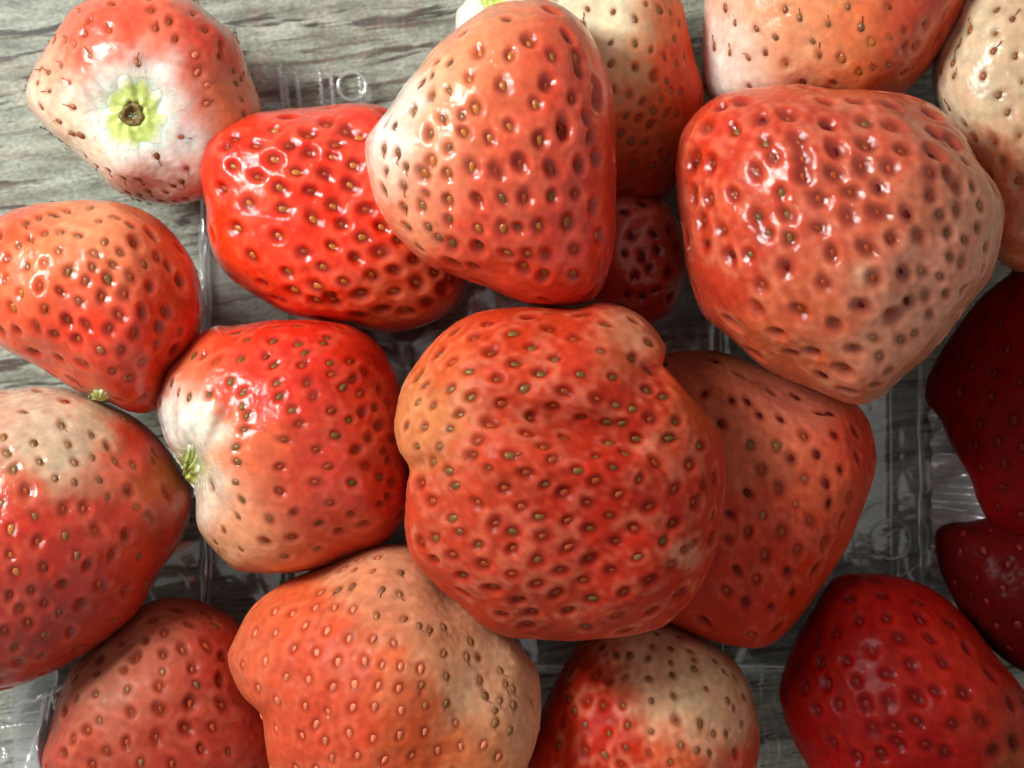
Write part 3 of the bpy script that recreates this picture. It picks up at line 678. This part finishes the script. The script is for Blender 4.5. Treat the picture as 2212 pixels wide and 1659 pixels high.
berry(key='G', pitamt=.82, tone=0.84, label='largest deeply pitted strawberry, red fading to tan, right of top centre',
  poly=[(1464,345),(1478,285),(1512,240),(1560,206),(1640,190),(1720,183),(1800,194),(1890,195),(1962,206),(2022,236),(2072,286),(2112,352),(2150,402),(2166,450),(2160,515),(2140,590),(2102,642),(2062,700),(2002,770),(1950,812),(1902,855),(1856,871),(1800,856),(1740,830),(1652,790),(1582,730),(1522,680),(1491,600),(1475,500),(1463,415)],
  zc=.0335, hz=.0190, base=(212,92,76), pig=[(1560,290,110,(214,60,38),2),(1700,250,110,(208,62,44),1.6),(1650,420,90,(212,78,56),1.2),(1880,290,110,(206,92,72),1.4),(1780,390,110,(212,90,70),1.4),(2000,280,60,(198,86,62),1),(1960,420,90,(212,112,82),1.2),(2080,470,80,(212,142,108),2),(2120,440,60,(210,140,96),1.2),(2000,650,110,(212,144,112),2),(1900,760,110,(212,134,98),1.8),(1740,700,110,(212,98,62),1.4),(1560,520,90,(202,66,42),1.4),(1520,620,80,(190,52,34),1.2),(1850,560,80,(214,104,76),1),(1865,590,22,(236,196,150),1.6)],
  wet=1, wetamt=.6, axis=-50, sp=2.5, pit=(1.25,.58), seedscale=.95, kinds='rrd', pitcol=(160,32,18), rim=.25,
  seeds=zoom(2600,0,1.0056,'240,420 320,400 400,470 510,450 660,400 780,400 920,420 180,500 290,515o 410,560o 545,550 665,490 810,480o 920,490 1080,450 200,650 380,680 440,620 560,620 570,700 700,590 820,570 960,590 1090,530 690,690 800,660 910,670 1090,600 480,760o 625,790 760,760 860,740 1080,690 290,770 185,790 385,860o 505,850o 740,860 870,840 980,850 1080,780 625,900 245,915 425,925o 515,945o 820,980 925,950 1030,930 680,1005 350,1010o 270,1015 495,1060 970,1090 1140,920b 1110,850b 1180,830b 1210,950b 650,1120 850,1115 400,1130 1040,1070b 1110,1100b 1150,1020b 1200,1040b 555,1235 800,1220 380,1220 985,1200 920,1250 1070,1250b 690,1295 460,1320 600,1400 770,1385 850,1340b 720,1470 870,1420b 960,1350b 1010,1320b 1050,1180b 1130,1170b 1200,1150b 900,1480b 850,1530b 640,1490 520,1400 740,1550 1260,900b 1290,980b 1270,820b 1240,740b 1210,640b 1160,560 1150,680 1180,740 1280,1060b 140,620 120,650 130,780 180,970 160,880'))

berry(key='I', pitamt=.85, edge=.80, tone=.74,  label='broad flattened red strawberry with a pale nub at its upper right, central in the heap',
  poly=[(980,704),(938,738),(906,775),(874,830),(858,890),(855,932),(864,973),(885,1012),(881,1048),(879,1094),(878,1131),(883,1177),(901,1219),(948,1270),(1003,1312),(1045,1353),(1091,1374),(1147,1377),(1216,1379),(1286,1376),(1355,1371),(1425,1353),(1462,1325),(1503,1279),(1536,1214),(1554,1154),(1561,1094),(1566,1024),(1559,964),(1536,909),(1494,862),(1448,822),(1428,806),(1416,793),(1427,777),(1437,755),(1420,724),(1383,686),(1332,663),(1286,660),(1240,667),(1175,662),(1101,667),(1031,681)],
  zc=.0345, hz=.0180, base=(206,66,52), pig=[(960,760,70,(222,96,54),1.4),(1100,700,100,(214,66,38),1.6),(920,900,80,(212,134,82),2.4),(890,960,46,(210,132,82),1.4),(1370,715,46,(218,140,104),3),(1330,760,40,(214,98,70),1),(1500,880,60,(214,92,56),1.6),(1290,910,80,(190,50,34),1),(1120,980,100,(210,78,56),.8),(1300,1080,150,(200,46,34),1.6),(960,1130,90,(204,76,56),1.2),(1160,1340,100,(196,66,48),1),(1480,1205,24,(226,150,122),2.4),(1400,1260,80,(204,46,32),1.2),(1440,960,50,(216,96,72),1)],
  wet=0, axis=-70, seedaxis=10, sp=2.4, pit=(.98,.42), kinds='oor', pitcol=(160,28,18), rim=.3,
  dents=[(1250,922,190,38,-14,3.4),(1230,1000,170,40,-14,-1.0),(1414,800,55,16,-30,1.6),(890,1010,60,20,20,1.3),(1100,1010,120,30,-20,-.7),(1300,780,150,60,10,-.8)],
  seeds=zoom(1500,1150,1.185,'340,180 270,280 430,210 325,325r 500,145r 510,270r 620,190o 700,110r 790,165r 945,100r 905,210r 700,250o 625,330o 810,305o 405,365o 175,385o 205,435b 325,455b 415,485o 540,405r 740,375o 670,450 855,460r 940,380o 1030,275b 1055,145o 1185,130o 1255,235o 1175,305o 1090,400o 1245,370b 1245,455oh 1325,480o 1020,500r 1105,530o 1180,540 1265,585 1385,600o 170,515b 245,530b 360,565o 565,525r 800,545r 710,585r 510,610r 115,625b 200,630b 320,640b 455,690r 690,655r 165,720b 270,720b 420,760r 605,755oh 765,715r 940,590 860,675o 1050,610 1120,620 1070,690 1190,680 1350,680oh 1495,710o 240,795b 310,840o 500,830 800,780r 685,850r 920,830 1010,755 1150,740 1095,815 1000,880 1290,785r 1445,810r 180,885r 345,905o 575,920r 775,900o 850,945r 975,985r 1110,945r 1215,875 1380,915r 230,975r 450,990r 655,1000r 745,1050 875,1070 1080,1045 1255,1005r 1470,980r 330,1055o 530,1080r 610,1125 760,1140r 985,1110 1190,1110 1375,1080r 370,1120o 250,1150o 180,1170r 450,1185o 610,1205 875,1195 1095,1165 1320,1160 1460,1170t 740,1250o 985,1250r 1195,1240b 330,1235r 245,1250r 480,1280r 845,1300r 1085,1305r 1365,1270t 610,1325r 945,1350r 1260,1355 380,1330 735,1370r 520,1390r 1140,1410r 820,1415r 640,1445r 985,1440 1395,1405r 385,1405r 700,1500r 870,1490r 1100,1510r 1260,1490r 570,1510r 960,1565b 1135,1585r 680,1560r 1290,1560r 1550,1040b 1560,870r 1545,1150r 1510,900r 1420,1200r'))
# ------------------------------------------------------------------ build them
GROUP = 'strawberries heaped in the clear plastic punnet'
ORDER = [b['key'] for b in B]

def build_berry(bi, b):
    poly = spline_closed(b['poly'], 10)
    cen = np.array([poly[:, 0].mean(), poly[:, 1].mean()])
    # area centroid
    x, y = poly[:, 0], poly[:, 1]; x1, y1 = np.roll(x, -1), np.roll(y, -1)
    cr = x * y1 - x1 * y; A = cr.sum() / 2
    cen = np.array([((x + x1) * cr).sum() / (6 * A), ((y + y1) * cr).sum() / (6 * A)])
    C = at(cen[0], cen[1], b['zc'])
    ez = np.array([0, 0, CAM_H]) - C; ez /= np.linalg.norm(ez)     # the way this berry happens to face
    ex = np.array([1.0, 0, 0]); ex -= ez * ex.dot(ez); ex /= np.linalg.norm(ex); ey = np.cross(ez, ex)
    loc = []
    for px, py in poly:
        d = ray(px, py); t = (C - np.array([0, 0, CAM_H])).dot(ez) / d.dot(ez)
        P = np.array([0, 0, CAM_H]) + d * t - C
        loc.append((P.dot(ex), P.dot(ey)))
    loc = np.array(loc)
    th = np.arctan2(loc[:, 1], loc[:, 0]); rr = np.hypot(loc[:, 0], loc[:, 1])
    # radius by angle (largest crossing), 1440 samples
    NA = 1440; R = np.zeros(NA)
    for i in range(len(th)):
        a0, a1 = th[i], th[(i + 1) % len(th)]
        da = (a1 - a0 + math.pi) % (2 * math.pi) - math.pi
        n = max(2, int(abs(da) / (2 * math.pi) * NA * 2) + 2)
        for s in np.linspace(0, 1, n):
            p = loc[i] * (1 - s) + loc[(i + 1) % len(th)] * s
            k = int(math.floor((math.atan2(p[1], p[0]) % (2 * math.pi)) / (2 * math.pi) * NA)) % NA
            R[k] = max(R[k], math.hypot(*p))
    z = R == 0
    if z.any(): R[z] = np.interp(np.nonzero(z)[0], np.nonzero(~z)[0], R[~z])
    R = circ_smooth(R, 0.012); Rs = circ_smooth(R, 0.34)
    Rm = R.mean()
    K = int(np.clip(Rm / 0.000165, 70, 140))
    PHI, TH, T = body_grid(K)
    sp, cp = np.sin(PHI), np.cos(PHI)
    n = b.get('box', 2.25)
    nrm = (np.abs(sp) ** n + np.abs(cp) ** n) ** (1 / n)
    s, c = sp / nrm, cp / nrm
    ai = (TH % (2 * math.pi)) / (2 * math.pi) * NA
    i0 = np.floor(ai).astype(int) % NA; f = ai - np.floor(ai)
    Ra = R[i0] * (1 - f) + R[(i0 + 1) % NA] * f
    Rb = Rs[i0] * (1 - f) + Rs[(i0 + 1) % NA] * f
    w = smooth(b.get('edge', 0.45), 0.995, sp)
    Rr = Rb * (1 - w) + Ra * w
    X, Y, Z = Rr * s * np.cos(TH), Rr * s * np.sin(TH), b['hz'] * c
    V = C + X[:, None] * ex + Y[:, None] * ey + Z[:, None] * ez
    up = smooth(-0.15, 0.25, c)
    # lumps
    NR = vnormals(V, T)
    if NR[0].dot(ez) < 0:
        T = T[:, [0, 2, 1]]; NR = -NR
    lump = Waves(70, 12, 100 + bi); l2 = Waves(190, 14, 200 + bi)
    rimfade = 1 - 0.75 * smooth(0.8, 1.0, sp)
    V = V + NR * ((0.00045 * lump(V) + 0.00010 * l2(V)) * rimfade)[:, None]
    px = project(V)
    for (dx, dy, rx, ry, ang, dep) in b.get('dents', []):
        a = math.radians(ang); q = px - np.array([dx, dy])
        u = q[:, 0] * math.cos(a) - q[:, 1] * math.sin(a); v = q[:, 0] * math.sin(a) + q[:, 1] * math.cos(a)
        g = np.exp(-((u / rx) ** 2 + (v / ry) ** 2)) * up
        V = V - ez * (g * dep * 0.001)[:, None]
    NR = vnormals(V, T); px = project(V)
    # ---- seed sites
    top = np.nonzero((c > 0.06))[0]
    sites = []                                   # (vertex, kind, hair)
    kinds = b['kinds']
    pxt = px[top]
    for (sx, sy, fl) in b['seeds']:
        d = (pxt[:, 0] - sx) ** 2 + (pxt[:, 1] - sy) ** 2
        i = int(d.argmin())
        if d[i] > 40 ** 2: continue
        k = [ch for ch in fl if ch != 'h']
        sites.append((top[i], k[0] if k else random.choice(kinds), ('h' in fl) or random.random() < b.get('hair', 0) * 0.35))
    # fill where the reading of the picture left gaps, down the flanks and beyond the frame edge
    spc = b['sp'] * 0.001
    higher = [spline_closed(o['poly'], 4) for o in B[bi + 1:]]
    higher = [(p - p.mean(0)) * 0.86 + p.mean(0) for p in higher]
    cand = np.nonzero((c > -0.22) & (px[:, 0] > -70) & (px[:, 0] < 2282) & (px[:, 1] > -70) & (px[:, 1] < 1729))[0]
    RNG.shuffle(cand)
    cand = cand[:6000]
    ok = np.ones(len(cand), bool)
    for hp in higher: ok &= ~inside(hp, px[cand])
    for (nx, ny, nr) in b.get('noseed', []): ok &= np.hypot(px[cand, 0] - nx, px[cand, 1] - ny) > nr
    cand = cand[ok]
    pts = [V[i] for i, _, _ in sites]
    PT = np.array(pts) if pts else np.zeros((0, 3))
    if len(pts) > 8:
        dd = np.sqrt(((PT[:, None] - PT[None]) ** 2).sum(2)); np.fill_diagonal(dd, 9); med = float(np.median(dd.min(1)))
    else: med = spc
    for i in cand:
        if len(sites) > 235: break
        infr = 0 < px[i, 0] < PW and 0 < px[i, 1] < PH
        need = med * (1.9 if (infr and c[i] > 0.25 and len(pts) > 8) else 1.15)
        if len(PT) and ((PT - V[i]) ** 2).sum(1).min() < need * need: continue
        PT = np.vstack([PT, V[i]])
        sites.append((i, random.choice(kinds), random.random() < b.get('hair', 0.05)))
    # ---- pits
    rad, dep = b['pit']; rad *= 0.00090; dep *= 0.001
    ax = math.radians(b.get('seedaxis', b['axis']))
    def tangent(i):
        if 'radial' in b:
            q = px[i] - np.array(b['radial']); d2 = np.array([q[0], -q[1]])
        else:
            d2 = np.array([math.cos(ax), math.sin(ax)])
        a = ax_j[i] if False else 0
        t = ex * d2[0] + ey * d2[1]
        nn = NR[i]; t = t - nn * t.dot(nn); l = np.linalg.norm(t)
        return t / l if l > 1e-6 else ex
    disp = np.zeros(len(V)); pit = np.zeros(len(V)); rim = np.zeros(len(V))
    info = []
    for (i, k, h) in sites:
        t = tangent(i); bt = np.cross(NR[i], t)
        a = random.uniform(-0.45, 0.45); t, bt = t * math.cos(a) + bt * math.sin(a), bt * math.cos(a) - t * math.sin(a)
        D = V - V[i]
        near = np.nonzero((np.abs(D) < rad * 2.6).all(1))[0]
        D = D[near]
        kf = {'b': .55, 't': .62, 'p': .85, 'o': .85, 'g': .9, 'r': 1.0, 'd': 1.0}[k]
        rk = rad * random.uniform(0.8, 1.15) * (0.4 + 0.6 * kf); dk = dep * random.uniform(0.55, 1.35) * kf
        if px[i, 0] < -20: pass
        u = D @ t / 1.22; v = D @ bt / 0.92; wn = D @ NR[i]
        q = np.sqrt(u * u + v * v + wn * wn) / rk
        wob = 1 + 0.06 * np.sin(2 * np.arctan2(v, u) + i)
        q = q * wob
        disp[near] -= dk * 1.1 * np.exp(-(q * 1.04) ** 3.4)
        disp[near] += dk * 0.08 * np.exp(-((q - 1.30) / 0.34) ** 2)
        pit[near] = np.maximum(pit[near], np.exp(-(q * 1.08) ** 3))
        rim[near] = np.maximum(rim[near], np.exp(-((q - 1.75) / 0.60) ** 2))
        info.append((i, k, h, t, bt, {'r': -.00012, 'd': -.00016, 'o': -.00013, 'g': -.00010, 'b': -.00010, 't': -.00010, 'p': -.00010}.get(k, 0.0)))
    disp += 0.00002 * Waves(900, 16, 300 + bi)(V)
    V2 = V + NR * disp[:, None]
    # ---- pigment
    wa = Waves(240, 12, 400 + bi); wb = Waves(240, 12, 500 + bi); wc = Waves(700, 12, 600 + bi); wd = Waves(650, 12, 700 + bi)
    warp = np.stack([wa(V) * 13 + wc(V) * 7, wb(V) * 13 + wd(V) * 7], 1)
    base = lin(b['base']); Wt = np.full(len(V), 0.22); acc = np.outer(Wt, base)
    for (cx, cy, r, col, st) in b['pig']:
        if 0.55 < col[1] / col[0] < 0.84: col = (col[0], col[1] * 0.985, min(255, col[2] * 1.06))
        q = px + warp * min(1.0, r / 70.0)
        d2 = ((q[:, 0] - cx) ** 2 + (q[:, 1] - cy) ** 2) / (r * r * 0.8)
        g = st * np.exp(-d2); Wt += g; acc += g[:, None] * lin(col)
    col = acc / Wt[:, None]
    pc = lin(b['pitcol']) * 0.8; amt = b.get('pitamt', 0.68)
    col = col * (1 - pit * amt)[:, None] + pc * (pit * amt)[:, None]
    rm = (rim * (1 - pit) * (0.28 + b.get('rim', 0.0)) * np.clip(0.45 + 0.6 * wa(V) + 0.3 * wc(V), 0, 1))[:, None]
    col = col * (1 - rm) + (col * 0.62 + lin((236, 176, 156)) * 0.42) * rm
    col *= b.get('tone', 1.0) * 0.96
    col *= (1 + 0.07 * wc(V) + 0.05 * wb(V))[:, None]
    redness = np.clip(1 - col[:, 1] / np.maximum(col[:, 0], 1e-4), 0, 1)
    col[:, 2] *= 1 - 0.50 * redness ** 2; col[:, 1] *= 1 - 0.10 * redness ** 2
    col = np.clip(col, 0.002, 0.92)
    # ---- objects
    root = bpy.data.objects.new('strawberry', None); COL.objects.link(root)
    root.empty_display_size = 0.01
    base_pt = np.array([C[0], C[1], V2[:, 2].min()])
    root.location = base_pt
    root['label'] = b['label']; root['category'] = 'strawberry'; root['group'] = GROUP
    fl = tri_mesh('flesh', V2 - base_pt, T, {0: FLESH_SOFT, 1: FLESH_WET, 2: FLESH_DEEP}[b['wet']], root)
    at_ = fl.data.color_attributes.new('pigment', 'FLOAT_COLOR', 'POINT')
    at_.data.foreach_set('color', np.concatenate([col, np.ones((len(col), 1))], 1).astype(np.float32).ravel())
    proud = b.get('proud', 0.0)
    for (i, k, h, t, bt, dk) in info:
        o = bpy.data.objects.new('seed', get_seed(k, bool(h))); COL.objects.link(o)
        nn = NR[i]; t = t - nn * t.dot(nn); t /= np.linalg.norm(t); bt = np.cross(nn, t)
        sc = random.uniform(0.82, 1.12) * {'b': .85, 't': .9, 'r': .85, 'g': .95, 'p': .8}.get(k, 1.0) * b.get('seedscale', 1.0)
        M = Matrix(((t[0], bt[0], nn[0], 0), (t[1], bt[1], nn[1], 0), (t[2], bt[2], nn[2], 0), (0, 0, 0, 1)))
        p = V2[i] + nn * (0.00004 + dk + proud * 0.0003 + random.uniform(-0.00008, 0.00008)) - base_pt
        o.parent = root
        o.matrix_basis = Matrix.Translation(Vector(p)) @ M @ Matrix.Diagonal((sc, sc * random.uniform(0.85, 1.1), sc, 1))
    # ---- calyx end, stem scar, fuzz
    pos_top = np.nonzero(c > -0.02)[0]; ptop = project(V2[pos_top])
    NR2 = vnormals(V2, T)
    def surf(qx, qy, k=5):
        d = (ptop[:, 0] - qx) ** 2 + (ptop[:, 1] - qy) ** 2
        ii = np.argpartition(d, k)[:k]; wgt = 1 / (d[ii] + 4.0); wgt /= wgt.sum()
        jj = pos_top[ii]
        nn = (NR2[jj] * wgt[:, None]).sum(0)
        return (V2[jj] * wgt[:, None]).sum(0), nn / np.linalg.norm(nn)
    if 'calyx' in b:
        cx = b['calyx']; nr_, nt_ = 16, 72; CV = []; CF = []
        rg = random.Random(bi)
        ph = rg.uniform(0, 6.28); lob = cx['lobes']
        for a in range(nr_ + 1):
            for j in range(nt_):
                t = 2 * math.pi * j / nt_; r = a / nr_
                out = 0.93 + 0.05 * math.cos(lob * t + ph) + 0.03 * math.sin(2 * lob * t + 1) + 0.05 * math.sin(3 * t)
                qx = cx['x'] + cx['rx'] * out * r * math.cos(t); qy = cx['y'] + cx['ry'] * out * r * math.sin(t)
                p, nn = surf(qx, qy)
                hgt = 0.00045 * max(0.0, 1 - r ** 2) * (0.75 + 0.25 * math.cos(lob * t + ph) * min(1, r * 2)) + 0.00012 * math.sin(9 * t + 7 * r)
                if cx['scar']: hgt -= 0.0009 * math.exp(-(r / 0.30) ** 2) - 0.0004 * math.exp(-((r - 0.42) / 0.12) ** 2)
                hgt -= 0.00016 * r ** 4
                CV.append(p + nn * (hgt + 0.00008) - base_pt)
        for a in range(nr_):
            for j in range(nt_):
                CF.append((a * nt_ + j, (a + 1) * nt_ + j, (a + 1) * nt_ + (j + 1) % nt_, a * nt_ + (j + 1) % nt_))
        co = link_mesh('calyx', CV, CF, CALYX, root)
        rr_ = np.repeat(np.arange(nr_ + 1) / nr_, nt_); tt_ = np.tile(2 * np.pi * np.arange(nt_) / nt_, nr_ + 1)
        g0, g1, g2 = lin((120, 122, 40)), lin((180, 194, 108)), lin((220, 222, 204))
        k1 = smooth(0.1, 0.45, rr_)[:, None]; k2 = smooth(0.68, 1.05, rr_ + 0.10 * np.sin(lob * tt_ + ph + 1.5))[:, None]
        cc = (g0 * (1 - k1) + g1 * k1) if cx['scar'] else np.tile(g1, (len(rr_), 1))
        cc = cc * (1 - k2) + g2 * k2
        ca = co.data.color_attributes.new('pigment', 'FLOAT_COLOR', 'POINT')
        ca.data.foreach_set('color', np.concatenate([cc, np.ones((len(cc), 1))], 1).astype(np.float32).ravel())
        if cx['scar']:
            p0, n0 = surf(cx['x'] - 2, cx['y'] + 2, 30)
            rs = min(cx['rx'], cx['ry']) * 0.30 * (CAM_H - p0[2]) / FPX
            t0 = np.cross(n0, [0, 1, 0]); t0 /= np.linalg.norm(t0); b0 = np.cross(n0, t0)
            SV = []; SF = []; prof = [(0.0, -.20), (.35, -.16), (.55, .05), (.72, .42), (.92, .50), (1.12, .30), (1.25, -.1), (1.3, -.5)]
            for (rr_, hh) in prof:
                for j in range(30):
                    t = 2 * math.pi * j / 30
                    jit = 1 + 0.10 * math.sin(3 * t + 1) + 0.06 * math.sin(7 * t)
                    SV.append(p0 + n0 * (hh * rs * (1 + 0.3 * math.sin(5 * t)) + 0.00025) + rs * rr_ * jit * (t0 * math.cos(t) + b0 * math.sin(t)) - base_pt)
            for a in range(len(prof) - 1):
                for j in range(30):
                    SF.append((a * 30 + j, (a + 1) * 30 + j, (a + 1) * 30 + (j + 1) % 30, a * 30 + (j + 1) % 30))
            link_mesh('stem_scar', SV, SF, SCAR, root)
    if 'fuzz' in b:
        fx, fy, r0, r1, cnt = b['fuzz']; HV = []; HF = []
        rg = random.Random(50 + bi)
        for _ in range(cnt):
            t = rg.uniform(0, 6.283); r = rg.uniform(r0, r1)
            p, nn = surf(fx + r * math.cos(t), fy + r * math.sin(t), 3)
            outd = ex * math.cos(t) - ey * math.sin(t); outd = outd - nn * outd.dot(nn); outd /= np.linalg.norm(outd)
            side = np.cross(nn, outd); L_ = rg.uniform(.0004, .0008); wd_ = 0.000035
            yaw = rg.uniform(-.35, .35); d = outd * math.cos(yaw) + side * math.sin(yaw); lift = rg.uniform(.15, .6)
            s0 = len(HV)
            for sg in range(4):
                u = sg / 3.0; q0 = p + d * (L_ * u) + nn * (L_ * lift * u * (1 - .45 * u)) - base_pt
                w_ = wd_ * (1 - .8 * u)
                for (m1, m2) in ((1, 0), (-.5, .87), (-.5, -.87)): HV.append(q0 + side * (w_ * m1) + nn * (w_ * m2))
            for sg in range(3):
                for j in range(3):
                    HF.append((s0 + sg * 3 + j, s0 + sg * 3 + 3 + j, s0 + sg * 3 + 3 + (j + 1) % 3, s0 + sg * 3 + (j + 1) % 3))
        fz = link_mesh('fuzz', HV, HF, FUZZ, root); fz['kind'] = 'stuff'
    return V2

LOWEST = {}
for bi, b in enumerate(B):
    V2 = build_berry(bi, b)
    LOWEST[b['key']] = round(float(V2[:, 2].min()) * 1000, 2)
print('lowest points mm', LOWEST)
